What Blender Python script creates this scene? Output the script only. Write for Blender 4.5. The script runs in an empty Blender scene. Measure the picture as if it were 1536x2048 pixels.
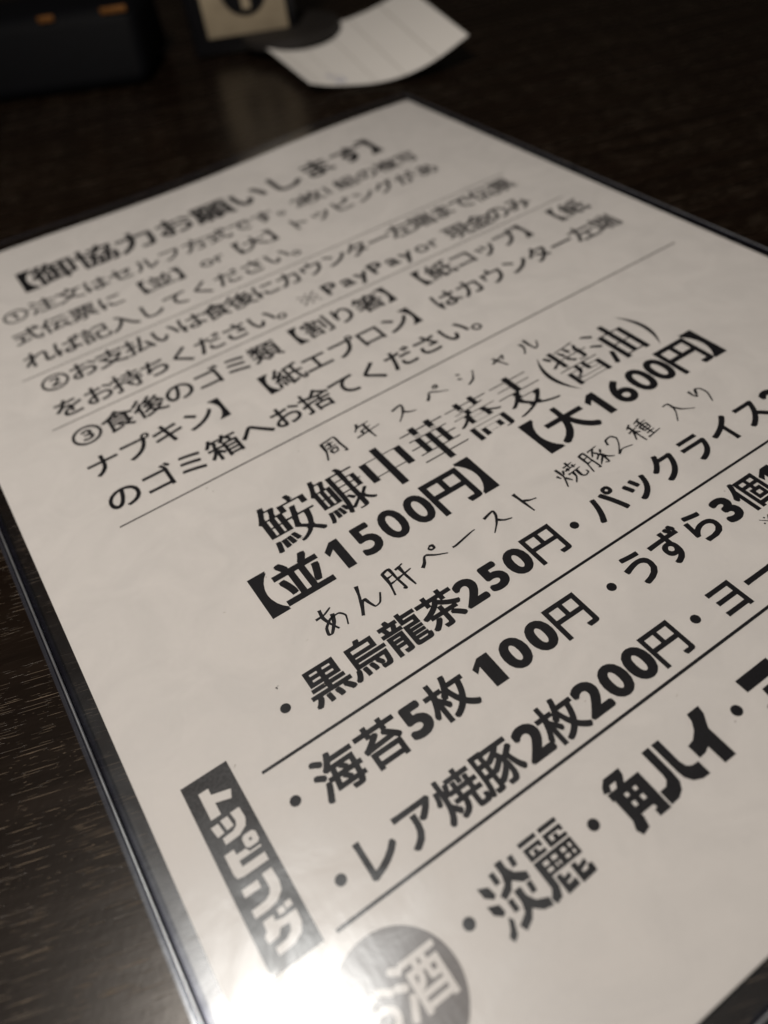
import bpy, bmesh, math, random
from mathutils import Vector, Matrix, Euler

S = bpy.context.scene
COL = S.collection
MM = 0.001

# ---------------------------------------------------------------- camera
cam_d = bpy.data.cameras.new('camera')
cam = bpy.data.objects.new('camera', cam_d)
COL.objects.link(cam)
_loc = Vector((0.018939985755795745, -0.29697538815590563, 0.12446075302398547))
_rot = Matrix(((0.8285909664660058, 0.47260933926501847, -0.30012901014440435),
               (-0.5478164079788231, 0.5738562299570193, -0.6087579243741434),
               (-0.1154737781487938, 0.6688269131685853, 0.7343952388061809)))
cam.matrix_world = Matrix.Translation(_loc) @ _rot.to_4x4()
cam_d.sensor_fit = 'VERTICAL'
cam_d.sensor_height = 24.0
cam_d.sensor_width = 18.0
cam_d.lens = 24.0 * 1528.6 / 2048.0
cam_d.clip_start = 0.005
cam_d.clip_end = 50.0
cam_d.dof.use_dof = True
cam_d.dof.focus_distance = 0.152
cam_d.dof.aperture_fstop = 17.9 / 2.95
cam_d.dof.aperture_blades = 0
S.camera = cam

# ---------------------------------------------------------------- world and lamps
W = bpy.data.worlds.new('World')
S.world = W
W.use_nodes = True
bg = W.node_tree.nodes['Background']
bg.inputs['Color'].default_value = (1.0, 0.80, 0.62, 1)
bg.inputs['Strength'].default_value = 0.011

def lamp(name, loc, power, radius, color):
    d = bpy.data.lights.new(name, 'POINT')
    d.energy = power
    d.shadow_soft_size = radius
    d.color = color
    o = bpy.data.objects.new(name, d)
    o.location = loc
    COL.objects.link(o)
    return o
# the round pendant lamp whose mirror image lies in the lower edge of the sleeve
LH = 0.43
lamp('pendant_lamp', (0.0048 - 0.107 * LH, -(0.2715 - 0.200 * LH), LH), 6.2, 0.0350, (1.0, 0.895, 0.785))

S.view_settings.view_transform = 'Standard'
S.view_settings.look = 'None'
S.view_settings.exposure = 0.0
S.view_settings.gamma = 1.0
S.render.engine = 'CYCLES'
S.cycles.max_bounces = 12
S.cycles.transparent_max_bounces = 24
S.cycles.caustics_reflective = True

# ---------------------------------------------------------------- node helpers
def mat(name):
    m = bpy.data.materials.new(name)
    m.use_nodes = True
    nt = m.node_tree
    nt.nodes.clear()
    out = nt.nodes.new('ShaderNodeOutputMaterial')
    return m, nt, out
def N(nt, typ, **kw):
    n = nt.nodes.new(typ)
    for k, v in kw.items():
        if k.startswith('i_'):
            key = k[2:].replace('_', ' ')
            n.inputs[key].default_value = v
        else:
            setattr(n, k, v)
    return n
def ramp(nt, fac, stops):
    r = nt.nodes.new('ShaderNodeValToRGB')
    e = r.color_ramp.elements
    while len(e) < len(stops): e.new(0.5)
    for el, (p, c) in zip(e, stops):
        el.position = p
        el.color = c if len(c) == 4 else (*c, 1)
    nt.links.new(fac, r.inputs[0])
    return r
def math_(nt, op, a, b=None, c=None):
    n = nt.nodes.new('ShaderNodeMath'); n.operation = op
    for i, v in enumerate((a, b, c)):
        if v is None: continue
        if isinstance(v, (int, float)): n.inputs[i].default_value = v
        else: nt.links.new(v, n.inputs[i])
    return n.outputs[0]
def mapping(nt, src, scale, rot=(0, 0, 0), loc=(0, 0, 0)):
    n = nt.nodes.new('ShaderNodeMapping')
    n.inputs['Scale'].default_value = scale
    n.inputs['Rotation'].default_value = rot
    n.inputs['Location'].default_value = loc
    nt.links.new(src, n.inputs[0])
    return n.outputs[0]
def principled(name, color, rough=0.5, spec=0.5, metal=0.0, bump=None):
    m, nt, out = mat(name)
    b = N(nt, 'ShaderNodeBsdfPrincipled')
    b.inputs['Base Color'].default_value = (*color, 1)
    b.inputs['Roughness'].default_value = rough
    b.inputs['Specular IOR Level'].default_value = spec
    b.inputs['Metallic'].default_value = metal
    if bump:
        tc = N(nt, 'ShaderNodeTexCoord')
        no = N(nt, 'ShaderNodeTexNoise'); no.inputs['Scale'].default_value = bump[0]
        no.inputs['Detail'].default_value = 6
        nt.links.new(tc.outputs['Object'], no.inputs['Vector'])
        bp = N(nt, 'ShaderNodeBump'); bp.inputs['Strength'].default_value = bump[1]
        bp.inputs['Distance'].default_value = bump[2]
        nt.links.new(no.outputs['Fac'], bp.inputs['Height'])
        nt.links.new(bp.outputs[0], b.inputs['Normal'])
        r = ramp(nt, no.outputs['Fac'], [(0.3, tuple(c * 0.8 for c in color)), (0.7, tuple(c * 1.15 for c in color))])
        nt.links.new(r.outputs[0], b.inputs['Base Color'])
    nt.links.new(b.outputs[0], out.inputs[0])
    return m

# ---- dark wood laminate with fine open pores
def wood_material():
    m, nt, out = mat('dark_wood_laminate')
    L = nt.links.new
    tc = N(nt, 'ShaderNodeTexCoord')
    ang = math.radians(17.5)
    # slow wander of the grain
    wn = N(nt, 'ShaderNodeTexNoise'); wn.inputs['Scale'].default_value = 22; wn.inputs['Detail'].default_value = 2
    L(tc.outputs['Object'], wn.inputs['Vector'])
    wv = N(nt, 'ShaderNodeVectorMath', operation='SCALE'); wv.inputs['Scale'].default_value = 0.0012
    L(wn.outputs['Color'], wv.inputs[0])
    ad = N(nt, 'ShaderNodeVectorMath', operation='ADD')
    L(tc.outputs['Object'], ad.inputs[0]); L(wv.outputs[0], ad.inputs[1])
    base = mapping(nt, ad.outputs[0], (1, 1, 1), (0, 0, ang))
    def pores(su, sv, r0, r1, keep, off):
        v = mapping(nt, base, (su, sv, 1), loc=(off, off * 1.7, 0))
        vo = N(nt, 'ShaderNodeTexVoronoi', voronoi_dimensions='2D'); vo.inputs['Scale'].default_value = 1
        L(v, vo.inputs['Vector'])
        sep = N(nt, 'ShaderNodeSeparateColor'); L(vo.outputs['Color'], sep.inputs[0])
        rad = N(nt, 'ShaderNodeMapRange'); rad.inputs['To Min'].default_value = r0; rad.inputs['To Max'].default_value = r1
        L(sep.outputs[0], rad.inputs['Value'])
        q = math_(nt, 'DIVIDE', vo.outputs['Distance'], rad.outputs[0])
        s = N(nt, 'ShaderNodeMapRange', interpolation_type='SMOOTHSTEP')
        s.inputs['From Min'].default_value = 1.0; s.inputs['From Max'].default_value = 0.55
        s.inputs['To Min'].default_value = 0.0; s.inputs['To Max'].default_value = 1.0
        L(q, s.inputs['Value'])
        k = math_(nt, 'LESS_THAN', sep.outputs[1], keep)
        a = math_(nt, 'MULTIPLY', s.outputs[0], k)
        br = math_(nt, 'MULTIPLY_ADD', sep.outputs[2], 0.75, 0.25)
        return math_(nt, 'MULTIPLY', a, br)
    p1 = pores(58, 3300, 0.05, 0.23, 0.40, 3.1)
    p2 = pores(120, 4200, 0.05, 0.22, 0.36, 11.7)
    p3 = pores(420, 3200, 0.05, 0.16, 0.12, 27.3)
    pm = math_(nt, 'MAXIMUM', math_(nt, 'MAXIMUM', p1, p2), p3)
    # clusters: some bands of the board have more pores than others
    cl = N(nt, 'ShaderNodeTexNoise'); cl.inputs['Scale'].default_value = 1; cl.inputs['Detail'].default_value = 3
    L(mapping(nt, base, (12, 95, 1)), cl.inputs['Vector'])
    clr = ramp(nt, cl.outputs['Fac'], [(0.38, (0.06,) * 3), (0.60, (1,) * 3)])
    pm = math_(nt, 'MULTIPLY', pm, clr.outputs[0])
    # broad figure of the grain
    gn = N(nt, 'ShaderNodeTexNoise'); gn.inputs['Scale'].default_value = 1; gn.inputs['Detail'].default_value = 7; gn.inputs['Roughness'].default_value = 0.62
    L(mapping(nt, base, (14, 190, 1)), gn.inputs['Vector'])
    gr = ramp(nt, gn.outputs['Fac'], [(0.32, (0.0052, 0.0028, 0.0015)), (0.52, (0.0080, 0.0043, 0.0023)), (0.72, (0.0110, 0.0060, 0.0032))])
    dark = N(nt, 'ShaderNodeBsdfPrincipled')
    L(gr.outputs[0], dark.inputs['Base Color'])
    fine = N(nt, 'ShaderNodeTexNoise'); fine.inputs['Scale'].default_value = 900; fine.inputs['Detail'].default_value = 3
    L(tc.outputs['Object'], fine.inputs['Vector'])
    rr = N(nt, 'ShaderNodeMapRange'); rr.inputs['To Min'].default_value = 0.22; rr.inputs['To Max'].default_value = 0.32
    L(gn.outputs['Fac'], rr.inputs['Value'])
    L(rr.outputs[0], dark.inputs['Roughness'])
    dark.inputs['Specular IOR Level'].default_value = 0.55
    h = math_(nt, 'ADD', math_(nt, 'MULTIPLY', fine.outputs['Fac'], 0.25), math_(nt, 'MULTIPLY', gn.outputs['Fac'], 0.5))
    h = math_(nt, 'SUBTRACT', h, math_(nt, 'MULTIPLY', pm, 1.2))
    bp = N(nt, 'ShaderNodeBump'); bp.inputs['Strength'].default_value = 0.5; bp.inputs['Distance'].default_value = 0.00012
    L(h, bp.inputs['Height']); L(bp.outputs[0], dark.inputs['Normal'])
    pore = N(nt, 'ShaderNodeBsdfPrincipled')
    pore.inputs['Base Color'].default_value = (0.25, 0.20, 0.15, 1)
    pore.inputs['Roughness'].default_value = 0.8; pore.inputs['Specular IOR Level'].default_value = 0.1
    mx = N(nt, 'ShaderNodeMixShader')
    L(pm, mx.inputs[0]); L(dark.outputs[0], mx.inputs[1]); L(pore.outputs[0], mx.inputs[2])
    L(mx.outputs[0], out.inputs[0])
    return m

def paper_material(name, col, warm=0.02):
    m, nt, out = mat(name)
    L = nt.links.new
    tc = N(nt, 'ShaderNodeTexCoord')
    a = N(nt, 'ShaderNodeTexNoise'); a.inputs['Scale'].default_value = 950; a.inputs['Detail'].default_value = 4
    b_ = N(nt, 'ShaderNodeTexNoise'); b_.inputs['Scale'].default_value = 45; b_.inputs['Detail'].default_value = 5
    L(tc.outputs['Object'], a.inputs['Vector']); L(tc.outputs['Object'], b_.inputs['Vector'])
    s = math_(nt, 'ADD', math_(nt, 'MULTIPLY', a.outputs['Fac'], 0.5), math_(nt, 'MULTIPLY', b_.outputs['Fac'], 0.5))
    r = ramp(nt, s, [(0.36, tuple(c * 0.972 for c in col)), (0.62, col)])
    # stray toner specks
    v = N(nt, 'ShaderNodeTexVoronoi'); v.inputs['Scale'].default_value = 125
    L(tc.outputs['Object'], v.inputs['Vector'])
    sep = N(nt, 'ShaderNodeSeparateColor'); L(v.outputs['Color'], sep.inputs[0])
    k = math_(nt, 'MULTIPLY', math_(nt, 'LESS_THAN', v.outputs['Distance'], 0.022), math_(nt, 'LESS_THAN', sep.outputs[0], 0.25))
    k = math_(nt, 'MULTIPLY', k, 0.6)
    mc = N(nt, 'ShaderNodeMix', data_type='RGBA')
    L(k, mc.inputs[0]); L(r.outputs[0], mc.inputs[6]); mc.inputs[7].default_value = (0.12, 0.10, 0.09, 1)
    p = N(nt, 'ShaderNodeBsdfPrincipled')
    p.inputs['Roughness'].default_value = 0.85; p.inputs['Specular IOR Level'].default_value = 0.15
    L(mc.outputs[2], p.inputs['Base Color'])
    bp = N(nt, 'ShaderNodeBump'); bp.inputs['Strength'].default_value = 0.35; bp.inputs['Distance'].default_value = 0.00004
    L(a.outputs['Fac'], bp.inputs['Height']); L(bp.outputs[0], p.inputs['Normal'])
    L(p.outputs[0], out.inputs[0])
    return m

def ink_material(name, col, mottle=0.25):
    m, nt, out = mat(name)
    L = nt.links.new
    tc = N(nt, 'ShaderNodeTexCoord')
    a = N(nt, 'ShaderNodeTexNoise'); a.inputs['Scale'].default_value = 1600; a.inputs['Detail'].default_value = 3
    L(tc.outputs['Object'], a.inputs['Vector'])
    r = ramp(nt, a.outputs['Fac'], [(0.35, tuple(c * (1 - mottle) for c in col)), (0.7, tuple(c * (1 + mottle) for c in col))])
    p = N(nt, 'ShaderNodeBsdfPrincipled')
    p.inputs['Roughness'].default_value = 0.65; p.inputs['Specular IOR Level'].default_value = 0.25
    L(r.outputs[0], p.inputs['Base Color']); L(p.outputs[0], out.inputs[0])
    return m

# ---- clear, slightly scuffed PVC
def film_material(name, haze, tint=(0.985, 0.985, 0.99), rough_wide=0.30, core=0.10, body=0.0, body_col=(0.25, 0.27, 0.36)):
    m, nt, out = mat(name)
    L = nt.links.new
    tc = N(nt, 'ShaderNodeTexCoord')
    tr = N(nt, 'ShaderNodeBsdfTransparent'); tr.inputs[0].default_value = (*tint, 1)
    sm = N(nt, 'ShaderNodeTexNoise'); sm.inputs['Scale'].default_value = 70; sm.inputs['Detail'].default_value = 6; sm.inputs['Distortion'].default_value = 1.2
    sc = N(nt, 'ShaderNodeTexNoise'); sc.inputs['Scale'].default_value = 1; sc.inputs['Detail'].default_value = 5
    L(tc.outputs['Object'], sm.inputs['Vector'])
    L(mapping(nt, tc.outputs['Object'], (900, 160, 1), (0, 0, math.radians(35))), sc.inputs['Vector'])
    bump = N(nt, 'ShaderNodeBump'); bump.inputs['Strength'].default_value = 0.5; bump.inputs['Distance'].default_value = 0.00009
    hh = math_(nt, 'ADD', math_(nt, 'MULTIPLY', sm.outputs['Fac'], 1.6), math_(nt, 'MULTIPLY', sc.outputs['Fac'], 0.25))
    L(hh, bump.inputs['Height'])
    g1 = N(nt, 'ShaderNodeBsdfGlossy'); g1.inputs['Roughness'].default_value = core
    g2 = N(nt, 'ShaderNodeBsdfGlossy'); g2.inputs['Roughness'].default_value = rough_wide
    g2.inputs[0].default_value = (0.82, 0.91, 1.0, 1); g1.inputs[0].default_value = (0.92, 0.96, 1.0, 1)
    L(bump.outputs[0], g1.inputs['Normal']); L(bump.outputs[0], g2.inputs['Normal'])
    fr = N(nt, 'ShaderNodeFresnel'); fr.inputs['IOR'].default_value = 1.5
    geo = N(nt, 'ShaderNodeNewGeometry')
    # reflect at the outer (front) faces only
    front = math_(nt, 'SUBTRACT', 1.0, geo.outputs['Backfacing'])
    f1 = math_(nt, 'MULTIPLY', fr.outputs[0], front)
    hz = ramp(nt, sm.outputs['Fac'], [(0.35, (0.55,) * 3), (0.65, (1.35,) * 3)])
    f2 = math_(nt, 'MULTIPLY', math_(nt, 'MULTIPLY', hz.outputs[0], haze), front)
    m1 = N(nt, 'ShaderNodeMixShader'); L(f1, m1.inputs[0]); L(tr.outputs[0], m1.inputs[1]); L(g1.outputs[0], m1.inputs[2])
    m2 = N(nt, 'ShaderNodeMixShader'); L(f2, m2.inputs[0]); L(m1.outputs[0], m2.inputs[1]); L(g2.outputs[0], m2.inputs[2])
    last = m2
    if body > 0:
        df = N(nt, 'ShaderNodeBsdfDiffuse'); df.inputs[0].default_value = (*body_col, 1)
        m3 = N(nt, 'ShaderNodeMixShader'); m3.inputs[0].default_value = body
        L(m2.outputs[0], m3.inputs[1]); L(df.outputs[0], m3.inputs[2]); last = m3
    L(last.outputs[0], out.inputs[0])
    return m

M_WOOD = wood_material()
M_PAPER = paper_material('white_copy_paper', (0.780, 0.772, 0.757))
M_SLIP = paper_material('order_slip_paper', (0.84, 0.84, 0.83))
M_INK = ink_material('black_toner', (0.006, 0.006, 0.009))
M_INKGREY = ink_material('dark_grey_toner', (0.040, 0.040, 0.043), 0.45)
M_GREY = ink_material('mid_grey_toner', (0.165, 0.155, 0.155), 0.12)
M_BLUEINK = ink_material('pale_blue_ink', (0.50, 0.53, 0.66), 0.1)
M_SPECK = ink_material('faint_speck', (0.46, 0.43, 0.39), 0.2)
M_SLIPLINE = ink_material('faint_grey_rule', (0.42, 0.40, 0.38), 0.1)
M_FILM = film_material('clear_vinyl_sheet', 0.056, rough_wide=0.28)
M_RIM = film_material('vinyl_weld', 0.16, tint=(0.78, 0.80, 0.87), rough_wide=0.22, core=0.10, body=0.07, body_col=(0.20, 0.21, 0.27))
M_RIM2 = film_material('vinyl_bead', 0.85, tint=(0.55, 0.58, 0.68), rough_wide=0.34, core=0.12, body=0.12, body_col=(0.42, 0.42, 0.45))
M_RIMD = film_material('vinyl_dark_weld', 0.02, tint=(0.62, 0.63, 0.74), rough_wide=0.3, core=0.10, body=0.06, body_col=(0.03, 0.03, 0.06))
M_BLACK = principled('black_plastic', (0.006, 0.006, 0.008), 0.35, 0.4, bump=(120, 0.2, 0.0004))
M_JAW = principled('satin_black_plastic', (0.020, 0.018, 0.017), 0.62, 0.3, bump=(90, 0.2, 0.0004))
M_CREAM = principled('cream_plate', (0.40, 0.34, 0.245), 0.55, 0.3, bump=(60, 0.1, 0.0003))
M_NAVY = principled('navy_box_paint', (0.0014, 0.0019, 0.0034), 0.7, 0.15, bump=(300, 0.35, 0.0004))
M_GLINT = principled('amber_glint', (0.24, 0.105, 0.03), 0.5, 0.4, 0.5)  # amber colour standing in for reflected warm lights on the box

# ---------------------------------------------------------------- object helpers
def link(name, me, m, parent=None):
    o = bpy.data.objects.new(name, me)
    if m is not None:
        me.materials.clear(); me.materials.append(m)
    COL.objects.link(o)
    if parent: o.parent = parent
    return o
def from_bm(name, bm, m, parent=None, smooth=False):
    me = bpy.data.meshes.new(name)
    bm.normal_update()
    bm.to_mesh(me); bm.free()
    if smooth:
        for p in me.polygons: p.use_smooth = True
        me.set_sharp_from_angle(angle=math.radians(40))
    return link(name, me, m, parent)
def thing(name, label, cat, loc=(0, 0, 0), rz=0.0):
    o = bpy.data.objects.new(name, None)
    o.empty_display_size = 0.01
    o.location = loc; o.rotation_euler = (0, 0, rz)
    o['label'] = label; o['category'] = cat
    COL.objects.link(o)
    return o
def bx(bm, x0, x1, y0, y1, z0, z1):
    v = [bm.verts.new((x, y, z)) for z in (z0, z1) for y in (y0, y1) for x in (x0, x1)]
    for f in ((0, 2, 3, 1), (4, 5, 7, 6), (0, 1, 5, 4), (2, 6, 7, 3), (0, 4, 6, 2), (1, 3, 7, 5)):
        bm.faces.new([v[i] for i in f])
def bevelled(name, dims, m, parent, bev, seg=4):
    bm = bmesh.new(); bx(bm, *dims)
    bmesh.ops.bevel(bm, geom=bm.edges[:], offset=bev, segments=seg, affect='EDGES', profile=0.5)
    return from_bm(name, bm, m, parent, True)

# the sheet is not perfectly flat: a slow bow towards its far edge (page mm in, metres out)
def wav(x, y):
    far = max(0.0, 1 - y / 120.0)
    return MM * (0.75 * far * math.sin(x / 24.0 + 0.6) * far + 0.15 * far)
def P(x, y, z=0.0):
    return (x * MM, -y * MM, z * MM + wav(x, y))

# ---------------------------------------------------------------- table top
bm = bmesh.new()
bx(bm, -0.7, 1.1, -0.75, 1.0, -0.0320, -0.0016)
tab = from_bm('table_top', bm, M_WOOD)
tab['kind'] = 'structure'

# ---------------------------------------------------------------- menu sheet
sheet = thing('menu_sheet', 'white printed paper menu sheet with black Japanese text lying inside the clear sleeve', 'menu', (0, 0, 0))
def grid_sheet(x0, x1, y0, y1, z, nx, ny, thick, name, m, parent):
    bm = bmesh.new()
    top = [[bm.verts.new(P(x0 + (x1 - x0) * i / nx, y0 + (y1 - y0) * j / ny, z)) for i in range(nx + 1)] for j in range(ny + 1)]
    bot = [[bm.verts.new(P(x0 + (x1 - x0) * i / nx, y0 + (y1 - y0) * j / ny, z - thick)) for i in range(nx + 1)] for j in range(ny + 1)]
    for j in range(ny):
        for i in range(nx):
            bm.faces.new((top[j][i], top[j + 1][i], top[j + 1][i + 1], top[j][i + 1]))
            bm.faces.new((bot[j][i], bot[j][i + 1], bot[j + 1][i + 1], bot[j + 1][i]))
    for i in range(nx):
        bm.faces.new((top[0][i], top[0][i + 1], bot[0][i + 1], bot[0][i]))
        bm.faces.new((top[ny][i], bot[ny][i], bot[ny][i + 1], top[ny][i + 1]))
    for j in range(ny):
        bm.faces.new((top[j][0], bot[j][0], bot[j + 1][0], top[j + 1][0]))
        bm.faces.new((top[j][nx], top[j + 1][nx], bot[j + 1][nx], bot[j][nx]))
    return from_bm(name, bm, m, parent, True)
pp = grid_sheet(0, 210, 0, 297, 0, 42, 50, 0.10, 'paper', M_PAPER, sheet)

# ---------------------------------------------------------------- glyphs
_cache = {}
def glyph(ch, off):
    """outline of one character as (verts, outline edges) in em units, x 0..1, y up from baseline"""
    k = (ch, off)
    if k not in _cache:
        cu = bpy.data.curves.new('glyph', 'FONT')
        cu.body = ch; cu.size = 1.0; cu.offset = off; cu.resolution_u = 4; cu.fill_mode = 'NONE'
        ob = bpy.data.objects.new('glyph', cu)
        COL.objects.link(ob)
        bpy.context.view_layer.update()
        me = bpy.data.meshes.new_from_object(ob.evaluated_get(bpy.context.evaluated_depsgraph_get()))
        vs = [tuple(v.co) for v in me.vertices]
        fs = [tuple(e.vertices) for e in me.edges]
        bpy.data.objects.remove(ob); bpy.data.curves.remove(cu); bpy.data.meshes.remove(me)
        _cache[k] = (vs, fs)
    return _cache[k]
INKZ = 0.025
import numpy as np
from mathutils.geometry import delaunay_2d_cdt
def union(shapes, pairs=False):
    """shapes: [(points, boundary edges)] -> one flat triangulation of everything they cover"""
    V, E = [], []
    for pts, ed in shapes:
        b = len(V)
        V += [Vector((x, y)) for x, y in pts]
        E += [(b + i, b + j) for i, j in ed]
    vs, _, fs, *_r = delaunay_2d_cdt(V, E, [], 0, 1e-5)
    if not fs: return [], []
    P2 = np.array([(v.x, v.y) for v in vs]); F = np.array([f[:3] for f in fs])
    C = P2[F].mean(axis=1)
    inside = np.zeros(len(F), bool)
    prev = None
    for k, (pts, ed) in enumerate(shapes):
        p = np.array(pts); e = np.array(ed)
        a = p[e[:, 0]]; b = p[e[:, 1]]
        cy = C[:, 1][:, None]; cx = C[:, 0][:, None]
        cr = (a[None, :, 1] > cy) != (b[None, :, 1] > cy)
        dy = b[:, 1] - a[:, 1]; dy = np.where(np.abs(dy) < 1e-12, 1e-12, dy)
        xi = a[None, :, 0] + (cy - a[None, :, 1]) / dy[None] * (b[:, 0] - a[:, 0])[None]
        got = ((cr & (xi > cx)).sum(axis=1) % 2) == 1
        if pairs:          # every two shapes count only where they overlap
            if k % 2: inside |= got & prev
            prev = got
        else: inside |= got
    return [tuple(q) for q in P2], [tuple(int(k) for k in f) for f in F[inside]]
_bold = {}
def bold(ch, off, smear=0.0):
    key = (ch, off, smear)
    if key not in _bold:
        vs, fs = glyph(ch, 0.0)
        if not vs: _bold[key] = ([], []); return _bold[key]
        ed = fs
        sh = [(0.0, 0.0)]
        if off > 0:
            if ch in '0123456789PayorC※。お':
                k_ = 10
                sh += [(off * math.cos(2 * math.pi * i / k_), off * math.sin(2 * math.pi * i / k_)) for i in range(k_)]
            else:
                sh += [(off * a, off * b) for a in (-1, 0, 1) for b in (-1, 0, 1) if a or b]
        if smear > 0:
            n = max(2, int(math.ceil(smear / 0.011)) + 1)
            sh = [(smear * (k / (n - 1) - 0.5), sg * off) for k in range(n) for sg in (-1, 1)]
        _bold[key] = union([([(v[0] + ox, v[1] + oy) for v in vs], ed) for ox, oy in sh], pairs=smear > 0)
    return _bold[key]
class Ink:
    def __init__(s): s.v = []; s.f = []; s.n = 0; s.group = None
    def add(s, pts, faces, z=0.0):
        b = len(s.v)
        s.v += [(x, y, INKZ + z) for x, y in pts]
        s.f += [tuple(b + i for i in f) for f in faces]
    def glyph(s, ch, cx, cy, em, off=0.02, sx=1.0, sy=1.0, smear=0.0, ink_center=False, box=None):
        vs, fs = bold(ch, off, smear)
        if not vs: return
        if box:
            zx = [v[0] for v in bold('0', off)[0]]
            ys = [v[1] for v in vs]; xs = [v[0] for v in vs]
            kx = box[0] / (max(zx) - min(zx)); ky = box[1] / (max(ys) - min(ys))
            mx = (min(xs) + max(xs)) / 2; my = (min(ys) + max(ys)) / 2
            s.add([(cx + (x - mx) * kx, cy - (y - my) * ky) for x, y in vs], fs); return
        if ink_center:
            xs = [v[0] for v in vs]; ys = [v[1] for v in vs]
            mx = (min(xs) + max(xs)) / 2; my = (min(ys) + max(ys)) / 2
        else:
            mx = CJK_CX; my = CJK_CY
        s.add([(cx + (x - mx) * sx * em, cy - (y - my) * sy * em) for x, y in vs], fs)
    def one(s, cx, cy, w, h, t):
        # the numeral one: a heavy upright with a flag
        s.poly([(62 + t / 2, 0), (62 + t / 2, 100), (62 - t / 2, 100), (62 - t / 2, 26), (20, 42), (14, 22), (48, 0)], cx, cy, w, h)
    def begin(s): s.group = []
    def end(s):
        g, s.group = s.group, None
        s.add(*union(g))
    def poly(s, pts, cx, cy, w, h=None):
        """filled outline given on a 100-unit em, y down"""
        from mathutils.geometry import tessellate_polygon
        h = h or w
        q = [(cx + (x - 50) * w / 100, cy + (y - 50) * h / 100) for x, y in pts]
        if s.group is not None:
            s.group.append((q, [(i, (i + 1) % len(q)) for i in range(len(q))])); return
        tri = tessellate_polygon([[Vector((x, y, 0)) for x, y in q]])
        s.add(q, tri)
    def stroke(s, pts, cx, cy, em, w=5.0, closed=False, t0=1.0, t1=0.45):
        """brush or pen stroke along a smoothed path on a 100-unit em"""
        P_ = [Vector(p) for p in pts]
        out = []
        n = len(P_)
        for i in range(n - 1):
            p0 = P_[max(i - 1, 0)]; p1 = P_[i]; p2 = P_[i + 1]; p3 = P_[min(i + 2, n - 1)]
            for k in range(6):
                t = k / 6
                out.append(0.5 * ((2 * p1) + (p2 - p0) * t * 0.6 + (-(p2 - p0) * 0.6 * 2 + 6 * (p2 - p1) - (p3 - p1) * 0.6) * t * t
                                  + ((p2 - p0) * 0.6 - 4 * (p2 - p1) + (p3 - p1) * 0.6) * t ** 3))
        out.append(P_[-1])
        L, R = [], []
        m = len(out)
        for i, p in enumerate(out):
            d = (out[min(i + 1, m - 1)] - out[max(i - 1, 0)])
            d = d.normalized() if d.length > 1e-6 else Vector((1, 0))
            nrm = Vector((-d.y, d.x))
            t = i / (m - 1)
            ww = w * (t0 + (t1 - t0) * t) * (0.75 + 0.25 * abs(math.cos(t * 5.0 + pts[0][0])))
            # a pen leaning to the right makes falling strokes heavier than level ones
            ww *= 0.75 + 0.45 * abs(d.y)
            L.append(p + nrm * ww / 2); R.append(p - nrm * ww / 2)
        q = [(cx + (v.x - 50) * em / 100, cy + (v.y - 50) * em / 100) for v in L + R]
        fs = [(i, i + 1, m + i + 1, m + i) for i in range(m - 1)]
        s.n += 1
        s.add(q, fs, 0.004 * (s.n % 8))
    def rect(s, x0, x1, y0, y1, nx=24):
        pts = [(x0 + (x1 - x0) * i / nx, y) for y in (y0, y1) for i in range(nx + 1)]
        s.add(pts, [(i, nx + 1 + i, nx + 2 + i, i + 1) for i in range(nx)])
    def build(s, name, m=None, parent=None):
        me = bpy.data.meshes.new(name)
        me.from_pydata([P(x, y, z) for x, y, z in s.v], [], s.f)
        me.update()
        # all print faces up
        bm = bmesh.new(); bm.from_mesh(me)
        for f in bm.faces:
            f.normal_update()
            if f.normal.z < 0: f.normal_flip()
        bm.to_mesh(me); bm.free()
        return link(name, me, m or M_INK, parent or sheet)

# em box of the CJK glyphs, read off a full square character
_v, _f = glyph('田', 0.0)
_w, _ = glyph('国', 0.0)
CJK_CX = (min(v[0] for v in _w) + max(v[0] for v in _w)) / 2
CJK_CY = (min(v[1] for v in _w) + max(v[1] for v in _w)) / 2
_EM = (max(v[0] for v in _w) - min(v[0] for v in _w)) / 0.86     # advance of one em in font units
print('EM', _EM, CJK_CX, CJK_CY)

DIG = '0123456789'
def text(items, y, em, off, dig=None, dig_off=None, name='printed_text', sy=1.0, smear=0.0, m=None, parent=None, one=None, more=None):
    """items: [(characters, x centre of the first, pitch)]"""
    ink = Ink()
    for s, x0, pitch in items:
        for i, ch in enumerate(s):
            if ch in '　 ': continue
            cx = x0 + pitch * i
            if ch == '1' and one:
                ink.one(cx - one[0] * 0.10, y, one[0], one[1], one[2])
            elif ch in DIG:
                ink.glyph(ch, cx, y, em / _EM, off if dig_off is None else dig_off, ink_center=True, box=dig)
            else:
                o_ = off(ch) if callable(off) else off
                ink.glyph(ch, cx, y, em / _EM, o_, 1.0, sy, smear(ch) if callable(smear) else smear)
    if more: more(ink)
    return ink.build(name, m, parent)

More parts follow.
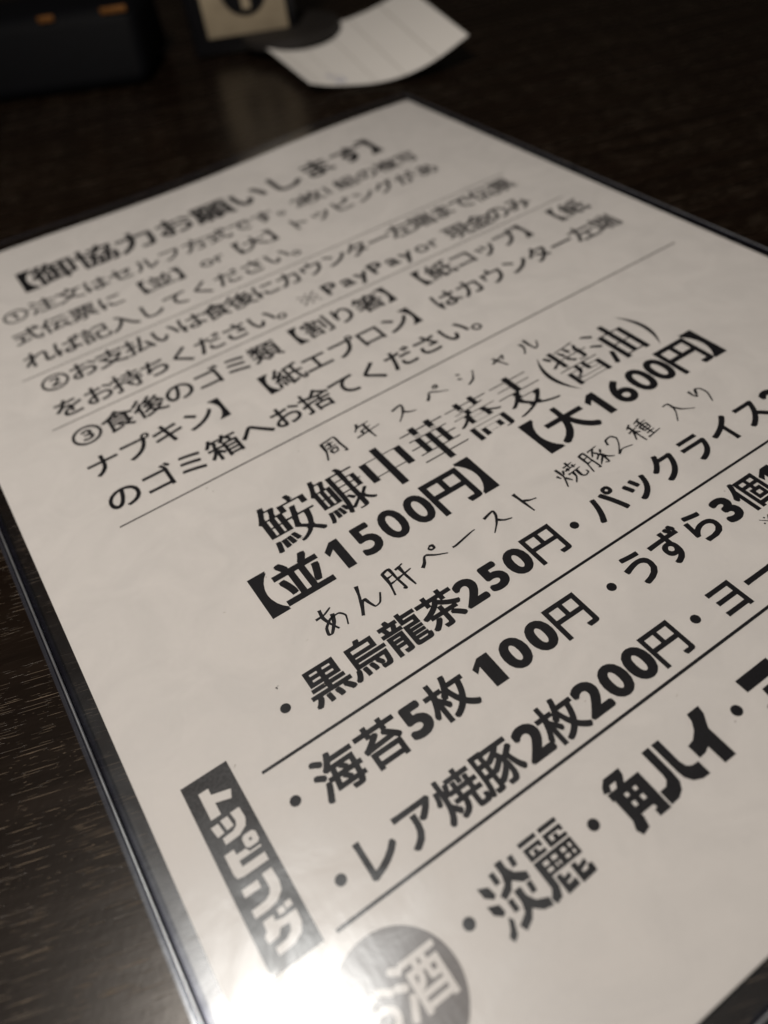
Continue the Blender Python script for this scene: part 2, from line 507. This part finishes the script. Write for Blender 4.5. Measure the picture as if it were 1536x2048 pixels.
OT = 0.014
def note_mark(ink, x, y, em):
    for a, b in (((10, 10), (90, 90)), ((90, 10), (10, 90))):
        ink.stroke([a, b], x, y, em, 6, t0=1, t1=1)
    for cx, cy in ((50, 16), (50, 84), (16, 50), (84, 50)):
        ink.poly([(50 + 50 * math.cos(t * math.pi / 5), 50 + 50 * math.sin(t * math.pi / 5)) for t in range(10)], x + (cx - 50) * em / 100, y + (cy - 50) * em / 100, em * 0.13)
text([('【', 28.9, 0), ('御協力お願いします', 42.9, 14.98), ('】', 176.7, 0)], 28.6, 14.9, 0.022)
B = 9.05
text([('①注文はセルフ方式です。', 24.3, 9.02), ('2', 128.8, 0), ('枚', 134.6, 0), ('1', 141.2, 0), ('組の複写', 149.4, 9.05)], 47.7, B, OT, dig_off=0.012, dig=(4.4, 6.6))
text([('式伝票に', 24.4, 9.08), ('【', 60.6, 0), ('並', 69.2, 0), ('】', 78.2, 0), ('【', 95.4, 0), ('大', 104.0, 0), ('】', 113.0, 0), ('トッピングがあ', 121.0, 9.15)], 61.7, B, OT,
     more=lambda k: (k.glyph('o', 85.6, 62.6, B / _EM, 0.008, ink_center=True), k.glyph('r', 90.4, 62.6, B / _EM, 0.008, ink_center=True)))
text([('れば記入してください。', 23.7, 9.02)], 76.3, B, OT)
text([('②お支払いは食後にカウンター左端まで伝票', 24.2, 8.55)], 91.7, B, OT)
def paying(ink):
    note_mark(ink, 100.4, 106.0, 7.4)
    for ch, x, dy in (('P', 108.2, 0), ('a', 113.9, .9), ('y', 119.2, 1.9), ('P', 125.0, 0), ('a', 130.7, .9), ('y', 136.1, 1.9)):
        ink.glyph(ch, x, 105.8 + dy, B * 0.95 / _EM, 0.022, 1.12, 1.0, ink_center=True)
    for ch, x in (('o', 142.0), ('r', 147.0)):
        ink.glyph(ch, x, 106.7, B / _EM, 0.006, ink_center=True)
text([('をお持ちください。', 24.0, 8.55), ('現金', 156.8, 8.6), ('のみ', 173.2, 8.6)], 106.0, B, OT, more=paying)
text([('③食後のゴミ類', 24.1, 8.85), ('【', 85.3, 0), ('割り箸', 94.6, 8.9), ('】', 121.4, 0), ('【', 129.0, 0), ('紙コップ', 138.6, 8.7), ('】', 174.0, 0), ('【', 183.0, 0), ('紙', 192.8, 0)], 121.1, B, OT)
text([('ナプキン', 23.9, 8.8), ('】', 59.2, 0), ('【', 68.3, 0), ('紙エプロン', 77.3, 8.85), ('】', 120.6, 0), ('はカウンター左端', 130.2, 8.92)], 135.3, B, OT)
text([('のゴミ箱へお捨てください。', 24.1, 8.92)], 149.8, B, OT)

# serif heading: thin strokes, thickened sideways so the uprights come out heavy
MO = lambda ch: {'中': -0.027, '醤': -0.016, '鮟': -0.015, '鱇': -0.014, '華': -0.021, '蕎': -0.019}.get(ch, -0.022)
MS = lambda ch: {'中': 0.066, '醤': 0.032, '鮟': 0.050, '鱇': 0.036, '華': 0.055, '蕎': 0.04, '麦': 0.06}.get(ch, 0.05)
def parens(ink):
  for k, (cx, sgn) in enumerate(((129.6, 1), (159.4, -1))):
    pts = []
    for i in range(13):
        t = -1 + 2 * i / 12
        pts.append((cx + sgn * (-2.0 + 3.4 * t * t), 182.6 + 8.4 * t))
    inner = []
    for i in range(13):
        t = 1 - 2 * i / 12
        inner.append((cx + sgn * (-0.75 + 2.15 * t * t), 182.6 + 8.4 * t))
    q = pts + inner
    ink.add(q, [(i, i + 1, 24 - i, 25 - i) for i in range(12)])


text([('鮟鱇中華蕎麦', 51.9, 13.45), ('醤油', 137.2, 12.9)], 182.6, 12.9, MO, sy=1.26, smear=MS, more=parens)

# prices
PO = 0.026
pk = dict(one=(6.3, 8.9, 34), dig_off=0.030, dig=(5.95, 9.1), sy=1.03)
text([('【', 34.7, 0), ('並', 46.2, 0), ('1', 56.2, 0), ('500', 62.6, 6.9), ('円', 84.9, 0), ('】', 96.2, 0)], 198.0, 11.5, PO, **pk)
text([('【', 108.2, 0), ('大', 120.4, 0), ('1', 130.6, 0), ('6', 137.3, 0), ('00', 144.0, 6.2), ('円', 158.6, 0), ('】', 169.6, 0)], 197.8, 11.5, PO, **pk)
# rows
rk = dict(one=(6.2, 6.9, 46), dig_off=0.048, dig=(5.55, 7.0))
RO = 0.0225
text([('黒烏龍茶', 38.0, 8.8), ('2', 71.4, 0), ('50', 77.5, 6.2), ('円', 90.9, 0), ('パックライス', 107.9, 9.15), ('2', 161.6, 0)], 222.7, 8.75, RO, **rk)
text([('海苔', 30.7, 9.0), ('5', 46.9, 0), ('枚', 54.2, 0), ('1', 63.6, 0), ('00', 69.4, 6.2), ('円', 82.8, 0), ('うずら', 101.3, 8.6), ('3', 126.0, 0), ('個', 133.6, 0), ('1', 140.8, 0)], 239.0, 8.7, RO, **rk)
text([('レア焼豚', 28.6, 8.15), ('2', 60.5, 0), ('枚', 66.9, 0), ('2', 73.9, 0), ('00', 79.7, 5.75), ('円', 92.1, 0), ('ヨーグ', 108.6, 8.6)], 254.0, 8.15, RO, **rk)
# bullets
for x, y, r in ((29.0, 222.7, 1.02), (99.0, 222.7, 1.0), (22.2, 238.8, 1.0), (93.6, 238.9, 1.0), (22.0, 253.9, 0.98), (100.2, 253.6, 1.0), (34.4, 270.2, 1.0), (58.9, 270.2, 1.0), (91.4, 270.2, 1.05)):
    ink = Ink()
    ink.poly([(50 + 50 * math.cos(a * math.pi / 12), 50 + 50 * math.sin(a * math.pi / 12)) for a in range(24)], x, y, 2 * r)
    ink.build('bullet_dot')
# small note mark at the right
ink = Ink(); note_mark(ink, 129.6, 246.2, 3.2); ink.build('note_mark')

# fat display characters
ink = Ink()
ink.begin()
cx, cy, w, h = 42.2, 270.5, 8.0, 9.4
for a in (((0, 14), (20, 22), (24, 38), (16, 42), (2, 32)), ((-4, 44), (18, 52), (20, 66), (12, 70), (-2, 60)), ((18, 74), (24, 82), (14, 102), (2, 108), (-2, 98), (8, 90)),
          ((33, 8), (45, 8), (45, 28), (33, 28)), ((82, 4), (94, 4), (92, 22), (80, 22)), ((33, 56), (45, 56), (45, 76), (33, 76)), ((82, 52), (94, 52), (92, 70), (80, 70)),
          ((54, 0), (70, 0), (70, 16), (78, 28), (98, 38), (96, 50), (80, 48), (64, 36), (52, 48), (34, 54), (28, 44), (48, 34), (54, 20)),
          ((54, 50), (70, 50), (70, 66), (80, 80), (102, 88), (100, 102), (80, 98), (64, 86), (52, 98), (32, 106), (26, 94), (48, 84), (54, 70))):
    ink.poly(a, cx, cy, w, h)
cx = 50.9
for a in (((4, -2), (46, -2), (46, 6), (4, 6)), ((54, -2), (98, -2), (98, 6), (54, 6)),
          ((6, 11), (46, 11), (46, 22), (38, 22), (38, 18), (16, 18), (16, 27), (46, 27), (46, 34), (6, 34)), ((22, 20), (32, 20), (32, 30), (22, 30)),
          ((54, 11), (98, 11), (98, 22), (90, 22), (90, 18), (64, 18), (64, 27), (98, 27), (98, 34), (54, 34)), ((72, 20), (82, 20), (82, 30), (72, 30)),
          ((6, 37), (98, 37), (98, 44), (6, 44)), ((6, 37), (22, 37), (22, 84), (14, 100), (-2, 104), (-6, 94), (6, 82)),
          ((6, 51), (98, 51), (98, 56), (6, 56)), ((6, 62), (98, 62), (98, 68), (6, 68)), ((34, 40), (42, 40), (42, 66), (34, 66)), ((54, 40), (66, 40), (66, 66), (54, 66)), ((76, 40), (84, 40), (84, 66), (76, 66)), ((90, 40), (98, 40), (98, 66), (90, 66)), ((46, 51), (50, 51), (50, 68), (46, 68)),
          ((26, 72), (38, 72), (38, 80), (52, 78), (52, 86), (38, 88), (38, 92), (56, 90), (56, 102), (26, 104)),
          ((62, 72), (74, 72), (74, 80), (92, 76), (92, 84), (74, 88), (74, 92), (86, 92), (90, 86), (100, 88), (98, 102), (62, 104))):
    ink.poly(a, cx, cy, w, h)
cx, cy, w, h = 67.2, 270.6, 8.0, 9.6
for a in (((24, 0), (66, 0), (64, 12), (54, 24), (92, 24), (92, 38), (8, 38), (8, 24), (34, 24), (42, 14), (26, 14), (20, 24), (4, 20), (10, 10)),
          ((12, 24), (36, 24), (36, 84), (30, 100), (10, 104), (4, 92), (12, 78)),
          ((45, 24), (59, 24), (59, 76), (45, 76)), ((68, 24), (92, 24), (92, 98), (62, 98), (62, 86), (70, 84), (68, 78)),
          ((12, 45), (92, 45), (92, 55), (12, 55)), ((12, 64), (92, 64), (92, 78), (12, 78))):
    ink.poly(a, cx, cy, w, h)
cx = 75.2
for a in (((26, 4), (46, 4), (46, 58), (44, 76), (34, 88), (18, 95), (-4, 96), (-4, 70), (14, 69), (24, 62), (26, 52)),
          ((54, 4), (74, 4), (74, 52), (78, 64), (88, 69), (104, 70), (104, 96), (84, 95), (66, 88), (56, 76), (54, 62))):
    ink.poly(a, cx, cy, w, h)
cx = 84.0
for a in (((54, 0), (88, 0), (84, 16), (70, 34), (66, 40), (66, 98), (34, 98), (34, 62), (20, 67), (2, 68), (2, 42), (20, 39), (38, 28), (50, 14)),):
    ink.poly(a, cx, cy, w, h)
cx = 99.5
for a in (((0, 6), (98, 6), (98, 32), (80, 56), (56, 56), (68, 34), (0, 34)), ((30, 44), (56, 44), (54, 78), (32, 98), (4, 98), (4, 72), (26, 66))):
    ink.poly(a, cx, cy, w, h)
ink.end()
ink.build('printed_text')

# ruled lines
for x0, x1, y, t in ((16.4, 193.0, 84.8, 0.35), (17.1, 195.6, 112.9, 0.35), (19.7, 198.4, 158.7, 0.42), (19.8, 201.0, 231.1, 0.62), (17.7, 201.0, 259.7, 0.62)):
    ink = Ink(); ink.rect(x0, x1, y - t / 2, y + t / 2, 40); ink.build('ruled_line')

# handwriting
HW = {
 '周': [[(30, 12), (28, 55), (12, 95)], [(28, 14), (55, 11), (82, 8), (84, 50), (88, 92), (78, 86)], [(38, 30), (70, 27)], [(54, 20), (53, 46)], [(36, 47), (72, 44)], [(42, 58), (44, 78)], [(42, 58), (66, 56), (62, 76)], [(44, 76), (64, 74)]],
 '年': [[(36, 4), (26, 24), (12, 36)], [(30, 22), (76, 16)], [(32, 44), (72, 38)], [(32, 44), (33, 62)], [(4, 66), (50, 60), (98, 54)], [(54, 20), (54, 60), (57, 100)]],
 'ス': [[(22, 30), (62, 20), (60, 40), (42, 66), (14, 92)], [(50, 54), (68, 70), (92, 78)]],
 'ペ': [[(6, 66), (20, 54), (32, 36), (42, 34), (64, 50), (96, 66)], [(66, 12), (76, 14), (76, 25), (66, 27), (60, 19), (66, 12)]],
 'シ': [[(22, 16), (36, 26)], [(14, 40), (28, 50)], [(26, 90), (56, 74), (84, 34)]],
 'ャ': [[(18, 56), (52, 46), (76, 36), (62, 60)], [(36, 30), (46, 60), (58, 94)]],
 'ル': [[(30, 28), (32, 54), (10, 86)], [(56, 18), (56, 50), (60, 84), (76, 76), (92, 50)]],
 'あ': [[(18, 30), (46, 28), (72, 16)], [(42, 6), (38, 36), (46, 66), (58, 92)], [(66, 38), (56, 66), (34, 94), (24, 92), (30, 70), (54, 50), (82, 48), (94, 66), (84, 96)]],
 'ん': [[(50, 0), (38, 40), (14, 98)], [(14, 98), (34, 60), (46, 54), (50, 70), (58, 92), (76, 88), (94, 60)]],
 '肝': [[(20, 10), (20, 50), (10, 96)], [(18, 12), (44, 8), (46, 50), (50, 94), (42, 88)], [(20, 34), (44, 31)], [(20, 56), (44, 53)], [(58, 22), (88, 14)], [(50, 52), (98, 44)], [(72, 18), (73, 56), (78, 100)]],
 'ー': [[(4, 58), (18, 58), (78, 46), (96, 44)]],
 'ト': [[(38, 6), (42, 50), (46, 98)], [(42, 44), (62, 56), (84, 62)]],
 '焼': [[(8, 36), (14, 52)], [(42, 28), (32, 46)], [(24, 10), (26, 50), (6, 94)], [(26, 58), (38, 80)], [(50, 20), (90, 16)], [(70, 4), (69, 34)], [(46, 36), (94, 32)], [(58, 27), (58, 42)], [(82, 24), (82, 40)], [(44, 54), (98, 49)], [(62, 54), (58, 76), (40, 96)], [(78, 52), (76, 80), (86, 90), (102, 84), (102, 72)]],
 '豚': [[(14, 12), (14, 50), (4, 96)], [(12, 14), (34, 10), (36, 50), (38, 92), (30, 88)], [(14, 34), (34, 31)], [(14, 56), (35, 53)], [(48, 16), (94, 10)], [(72, 14), (46, 44)], [(64, 30), (78, 56), (76, 92), (64, 86)], [(72, 46), (50, 62)], [(76, 60), (46, 86)], [(92, 30), (80, 46)], [(78, 50), (90, 72), (108, 84)]],
 '2': [[(20, 34), (30, 12), (56, 8), (66, 26), (50, 54), (18, 88)], [(18, 88), (44, 76), (84, 84)]],
 '種': [[(38, 6), (14, 20)], [(6, 38), (46, 31)], [(27, 16), (27, 60), (29, 98)], [(27, 38), (4, 76)], [(28, 42), (44, 56)], [(84, 4), (52, 14)], [(48, 27), (98, 22)], [(56, 36), (57, 62)], [(56, 37), (88, 34), (86, 60)], [(58, 49), (86, 47)], [(57, 61), (87, 59)], [(71, 10), (71, 88)], [(54, 74), (90, 71)], [(44, 92), (104, 84)]],
 '入': [[(26, 14), (48, 14), (52, 34), (40, 62), (10, 98)], [(48, 30), (66, 62), (104, 88)]],
 'り': [[(28, 14), (26, 34), (32, 52), (40, 42)], [(40, 42), (56, 20), (72, 30), (74, 60), (52, 102)]],
}
def hand(seq, y, em, w, sy=1.0):
    ink = Ink()
    for ch, x in seq:
        for st in HW[ch]:
            ink.stroke(st, x, y, em, w)
    return ink.build('handwritten_text')
hand([('周', 71.4), ('年', 81.6), ('ス', 92.2), ('ペ', 102.6), ('シ', 112.9), ('ャ', 123.2), ('ル', 132.9)], 168.1, 7.4, 11.5)
hand([('あ', 45.4), ('ん', 53.9), ('肝', 62.0), ('ペ', 70.6), ('ー', 78.8), ('ス', 87.4), ('ト', 95.7)], 210.9, 7.2, 11.5)
hand([('焼', 108.6), ('豚', 116.2), ('2', 123.4), ('種', 130.6), ('入', 141.8), ('り', 150.2)], 210.7, 6.8, 10.0)

# black heading box with white letters knocked out of it
box = Ink()
nx, ny = 2, 8
pts = [(6.75 + 8.85 * i / nx, 225.2 + 34.5 * j / ny) for j in range(ny + 1) for i in range(nx + 1)]
box.add(pts, [(j * 3 + i, j * 3 + 3 + i, j * 3 + 4 + i, j * 3 + 1 + i) for j in range(ny) for i in range(nx)], -0.006)
box.build('heading_box', M_INKGREY)
ink = Ink()
ink.begin()
bw = 6.1
ys = [230.6, 236.0, 241.9, 248.5, 254.8]
BOX = {
 0: [((14, 2), (44, 2), (44, 98), (14, 98)), ((44, 26), (98, 44), (88, 72), (44, 56))],
 1: [((4, 22), (26, 22), (30, 58), (10, 60)), ((34, 18), (56, 18), (60, 54), (40, 56)), ((66, 14), (94, 14), (96, 54), (86, 76), (62, 90), (20, 92), (20, 70), (52, 68), (66, 58), (70, 44))],
 2: [((4, 12), (32, 12), (32, 30), (60, 30), (66, 44), (98, 44), (98, 50), (32, 50), (32, 70), (98, 70), (98, 96), (26, 96), (8, 92), (4, 76)),
     ((70, -8), (94, -8), (102, 0), (102, 26), (94, 34), (70, 34), (62, 26), (62, 0))],
 3: [((4, 8), (50, 8), (50, 32), (4, 32)), ((66, 2), (94, 2), (96, 48), (90, 72), (70, 90), (44, 96), (4, 96), (4, 72), (46, 70), (62, 60), (68, 46))],
 4: [((16, 2), (46, 2), (42, 18), (62, 24), (100, 24), (98, 60), (86, 84), (60, 98), (16, 100), (16, 78), (48, 76), (66, 64), (72, 44), (46, 42), (36, 58), (6, 60), (4, 38), (14, 30)),
     ((58, -4), (76, -4), (76, 14), (58, 14)), ((80, -8), (98, -8), (98, 10), (80, 10))],
}
for i, yy in enumerate(ys):
    for poly in BOX[i]:
        ink.poly(poly, 11.2, yy, bw, 5.6)
ink.end()
ink.build('heading_letters', M_PAPER)
ink = Ink()
ink.poly([(0, 0), (100, 0), (100, 100), (0, 100)], 11.2 + 0.32 * bw, 241.9 - 0.37 * 5.6, 0.5)
for v in range(len(ink.v)): ink.v[v] = (ink.v[v][0], ink.v[v][1], INKZ + 0.02)
ink.build('heading_letters', M_INKGREY)

# grey round badge
ink = Ink()
c = [(20.45 + 9.78 * math.cos(a * math.pi / 36), 272.5 + 9.78 * math.sin(a * math.pi / 36)) for a in range(72)]
ink.add(c, [tuple(range(72))], -0.006)
ink.build('badge_disc', M_GREY)
text([('お酒', 16.6, 8.0)], 272.3, 8.2, 0.020, m=M_PAPER, name='badge_letters')

# a few stray toner marks
ink = Ink()
ink.stroke([(30, 30), (50, 60), (40, 80)], 29.7, 218.0, 1.0, 30); ink.stroke([(50, 30), (80, 40)], 29.9, 217.9, 0.9, 20)
ink.build('toner_mark')
rng = random.Random(7)
for k in range(34):
    x = rng.uniform(8, 150); y = rng.uniform(90, 285)
    ink = Ink()
    a = rng.uniform(0, math.pi)
    l = rng.uniform(8, 50)
    ink.stroke([(50, 50), (50 + l * math.cos(a), 50 + l * math.sin(a)), (50 + 1.6 * l * math.cos(a + 0.4), 50 + 1.6 * l * math.sin(a + 0.4))], x, y, 0.9, rng.uniform(9, 22))
    ink.build('paper_speck', M_SPECK)

# ---------------------------------------------------------------- clear sleeve
sleeve = thing('menu_sleeve', 'clear rigid vinyl card sleeve with welded edges around the printed menu', 'document sleeve', (0, 0, 0))
X0, X1, Y0, Y1 = -5.5, 214.5, -6.5, 302.5
grid_sheet(X0 + 2.4, X1 - 1.6, Y0 + 1.2, Y1 - 1.6, 0.62, 44, 52, 0.30, 'front_sheet', M_FILM, sleeve)
bm = bmesh.new(); bx(bm, (X0 + 0.4) * MM, (X1 - 0.4) * MM, -(Y1 - 0.4) * MM, -(Y0 + 0.4) * MM, -0.00148, -0.00118)
from_bm('back_sheet', bm, M_FILM, sleeve)
def strip(prof, a, b, nrm, name, m, n=60):
    """sweep a profile [(distance outwards, z)] along a->b (page mm)"""
    bm = bmesh.new()
    rows = []
    for k in range(n + 1):
        t = k / n
        x = a[0] + (b[0] - a[0]) * t; y = a[1] + (b[1] - a[1]) * t
        rows.append([bm.verts.new(P(x + nrm[0] * d, y + nrm[1] * d, z)) for d, z in prof])
    m_ = len(prof)
    for k in range(n):
        for i in range(m_):
            j = (i + 1) % m_
            bm.faces.new((rows[k][i], rows[k + 1][i], rows[k + 1][j], rows[k][j]))
    bm.faces.new(rows[0][::-1]); bm.faces.new(rows[-1])
    bmesh.ops.recalc_face_normals(bm, faces=bm.faces[:])
    return from_bm(name, bm, m, sleeve, name == 'weld_bead')
def bead(d0, r, zc, k=20):
    return [(d0 + r * math.cos(a * 2 * math.pi / k), zc + r * math.sin(a * 2 * math.pi / k)) for a in range(k)]
def slab(d0, d1, z0, z1):
    c = 0.06
    return [(d0, z0), (d1 - c, z0), (d1, z0 + c), (d1, z1 - c), (d1 - c, z1), (d0, z1)]
def weld(a, b, nrm, k=1.0):
    # measured from the paper-side line outwards
    strip(slab(0.25, 1.1 * k, -0.95, 0.10), a, b, nrm, 'weld_band', M_RIMD)
    strip(bead(1.62 * k, 0.27, -0.10), a, b, nrm, 'weld_bead', M_RIM2)
    strip(slab(1.98 * k, 2.25 * k, -1.45, -0.75), a, b, nrm, 'weld_groove', M_RIMD)
    strip(slab(2.28 * k, 3.05 * k, -1.50, -0.85), a, b, nrm, 'weld_lip', M_RIM)
weld((X0 + 3.0, Y0 + 0.5), (X0 + 3.0, Y1 - 0.5), (-1, 0))
weld((X1 - 2.2, Y0 + 0.5), (X1 - 2.2, Y1 - 0.5), (1, 0), 0.72)
weld((X0 + 3.0, Y1 - 2.2), (X1 - 2.2, Y1 - 2.2), (0, 1), 0.72)
strip(slab(0, 0.9, 0.30, 0.66), (X0 + 2.4, Y0 + 1.2), (X1 - 1.6, Y0 + 1.2), (0, -1), 'sleeve_mouth', M_RIM)

# ---------------------------------------------------------------- order slip
slip = thing('order_slip', 'curled white order slip with faint ruled columns, held under the black number holder', 'slip', (0.2, 0.035, 0))
slip_edge = [(187.3, -41.6, 5), (194.8, -39.5, 2.6), (203.0, -35.8, 1.2), (213.9, -27.3, 1.0), (225.0, -19.0, 3), (237.8, -13.2, 7), (254.2, -10.5, 13)]
def slip_pt(u, v):
    n = len(slip_edge) - 1
    f = min(max(u, 0), 0.99999) * n; i = int(f); t = f - i
    p0 = slip_edge[max(i - 1, 0)]; p1 = slip_edge[i]; p2 = slip_edge[i + 1]; p3 = slip_edge[min(i + 2, n)]
    c = [0.5 * (2 * p1[k] + (p2[k] - p0[k]) * t + (2 * p0[k] - 5 * p1[k] + 4 * p2[k] - p3[k]) * t * t + (-p0[k] + 3 * p1[k] - 3 * p2[k] + p3[k]) * t ** 3) for k in range(3)]
    x = c[0] + (10 + 14 * u) * v * 1.3; y = c[1] - (66 + 6 * u) * v * 1.3
    z = c[2] * (1 - 0.3 * v) + 2.5 * v
    return x, y - 3.0, max(z, 0.3) - 1.6
def slip_mesh(us, vs, dz, thick):
    bm = bmesh.new()
    g = [[bm.verts.new(Vector((x * MM, -y * MM, (z + dz) * MM)) - slip.location) for x, y, z in [slip_pt(u, v) for u in us]] for v in vs]
    for j in range(len(vs) - 1):
        for i in range(len(us) - 1):
            bm.faces.new((g[j][i], g[j][i + 1], g[j + 1][i + 1], g[j + 1][i]))
    if thick:
        bmesh.ops.recalc_face_normals(bm, faces=bm.faces[:])
        bmesh.ops.solidify(bm, geom=bm.faces[:], thickness=thick * MM)
    return bm
from_bm('slip_paper', slip_mesh([i / 40 for i in range(41)], [j / 20 for j in range(21)], 0, 0.12), M_SLIP, slip, True)
for u0 in (0.11, 0.30, 0.50, 0.66, 0.84):
    from_bm('slip_rule', slip_mesh([u0, u0 + 0.004], [j / 20 for j in range(21)], 0.22, 0), M_SLIPLINE, slip, True)
for (ua, ub, va, vb) in ((0.27, 0.34, 0.05, 0.065), (0.29, 0.31, 0.03, 0.10), (0.34, 0.36, 0.05, 0.11), (0.24, 0.36, 0.13, 0.14), (0.26, 0.28, 0.12, 0.18)):
    from_bm('slip_writing', slip_mesh([ua, ub], [va, vb], 0.25, 0), M_BLUEINK, slip)

# ---------------------------------------------------------------- number holder
TZ = -0.0016
ang = math.atan2(-23, 41)            # page y runs down
hold = thing('number_holder', 'black table number holder with a cream plate marked 1', 'number stand', (0.1905, 0.131, TZ), 0.0)
hold.rotation_euler = (0, 0, math.atan2(23, 41) * -1 + 0.0)
hold.rotation_euler = (0, 0, -math.atan2(23, 41))
bevelled('holder_body', (-0.0215, 0.0345, 0.0000, 0.0160, 0.0002, 0.070), M_BLACK, hold, 0.0022)
bevelled('number_plate', (-0.0126, 0.0298, -0.0012, 0.0006, 0.0088, 0.056), M_CREAM, hold, 0.0004, 2)
def disc(bm, cx, cz, r, y0, y1, n=48):
    a = [bm.verts.new((cx + r * math.cos(2 * math.pi * i / n), y0, cz + r * math.sin(2 * math.pi * i / n))) for i in range(n)]
    b = [bm.verts.new((v.co.x, y1, v.co.z)) for v in a]
    bm.faces.new(a); bm.faces.new(b[::-1])
    for i in range(n): bm.faces.new((a[i], b[i], b[(i + 1) % n], a[(i + 1) % n]))
    bmesh.ops.recalc_face_normals(bm, faces=bm.faces[:])
bm = bmesh.new(); disc(bm, 0.0099, 0.0290, 0.0118, -0.0018, -0.0010); from_bm('number_disc', bm, M_BLACK, hold)
bm = bmesh.new(); nv = [bm.verts.new((x, y, z)) for y in (-0.0023, -0.0017) for x, z in ((0.0082, 0.0202), (0.0124, 0.0202), (0.0124, 0.0385), (0.0092, 0.0385), (0.0052, 0.0355), (0.0052, 0.0325), (0.0082, 0.0340))]
bm.faces.new(nv[:7]); bm.faces.new(nv[7:][::-1])
for i in range(7): bm.faces.new((nv[i], nv[7 + i], nv[7 + (i + 1) % 7], nv[(i + 1) % 7]))
bmesh.ops.recalc_face_normals(bm, faces=bm.faces[:])
from_bm('numeral', bm, M_CREAM, hold)
# rounded jaw that presses on the slip
bm = bmesh.new()
n = 40
def jaw(z, k):
    return [bm.verts.new((0.0300 + 0.0260 * k * math.cos(2 * math.pi * i / n), 0.0030 + 0.0250 * k * math.sin(2 * math.pi * i / n), z)) for i in range(n)]
rings = [jaw(0.0040, 0.985), jaw(0.0044, 1.0), jaw(0.0078, 1.0), jaw(0.0084, 0.988), jaw(0.0086, 0.965)]
bm.faces.new(rings[0][::-1]); bm.faces.new(rings[-1])
for a, b in zip(rings, rings[1:]):
    for i in range(n): bm.faces.new((a[i], a[(i + 1) % n], b[(i + 1) % n], b[i]))
from_bm('clip_jaw', bm, M_JAW, hold, True)

# ---------------------------------------------------------------- dark box at the left
navy = thing('navy_box', 'dark navy low box with lamp glints added as amber strips at the far left', 'box', (0.1058, 0.1476, TZ), 0.0)
navy.rotation_euler = (0, 0, -math.atan2(43, 66.5))
bm = bmesh.new()
x0, x1 = -0.085, 0.0395
pts = [(0.0, 0.0), (0.060, 0.0), (0.056, 0.034), (0.010, 0.034)]
a = [bm.verts.new((x0, y, z)) for y, z in pts]; b = [bm.verts.new((x1, y, z)) for y, z in pts]
bm.faces.new(a); bm.faces.new(b[::-1])
for i in range(4): bm.faces.new((a[i], b[i], b[(i + 1) % 4], a[(i + 1) % 4]))
bmesh.ops.recalc_face_normals(bm, faces=bm.faces[:])
bmesh.ops.bevel(bm, geom=bm.edges[:], offset=0.007, segments=6, affect='EDGES', profile=0.5)
from_bm('box_body', bm, M_NAVY, navy, True)
for xa, xb in ((-0.008, 0.000), (0.0235, 0.0365)):  # glints of warm lights along the top edge, added as coloured strips
    bevelled('glint_strip', (xa, xb, 0.0085, 0.0105, 0.0308, 0.0336), M_GLINT, navy, 0.0006, 2)
print('objects', len(bpy.data.objects))
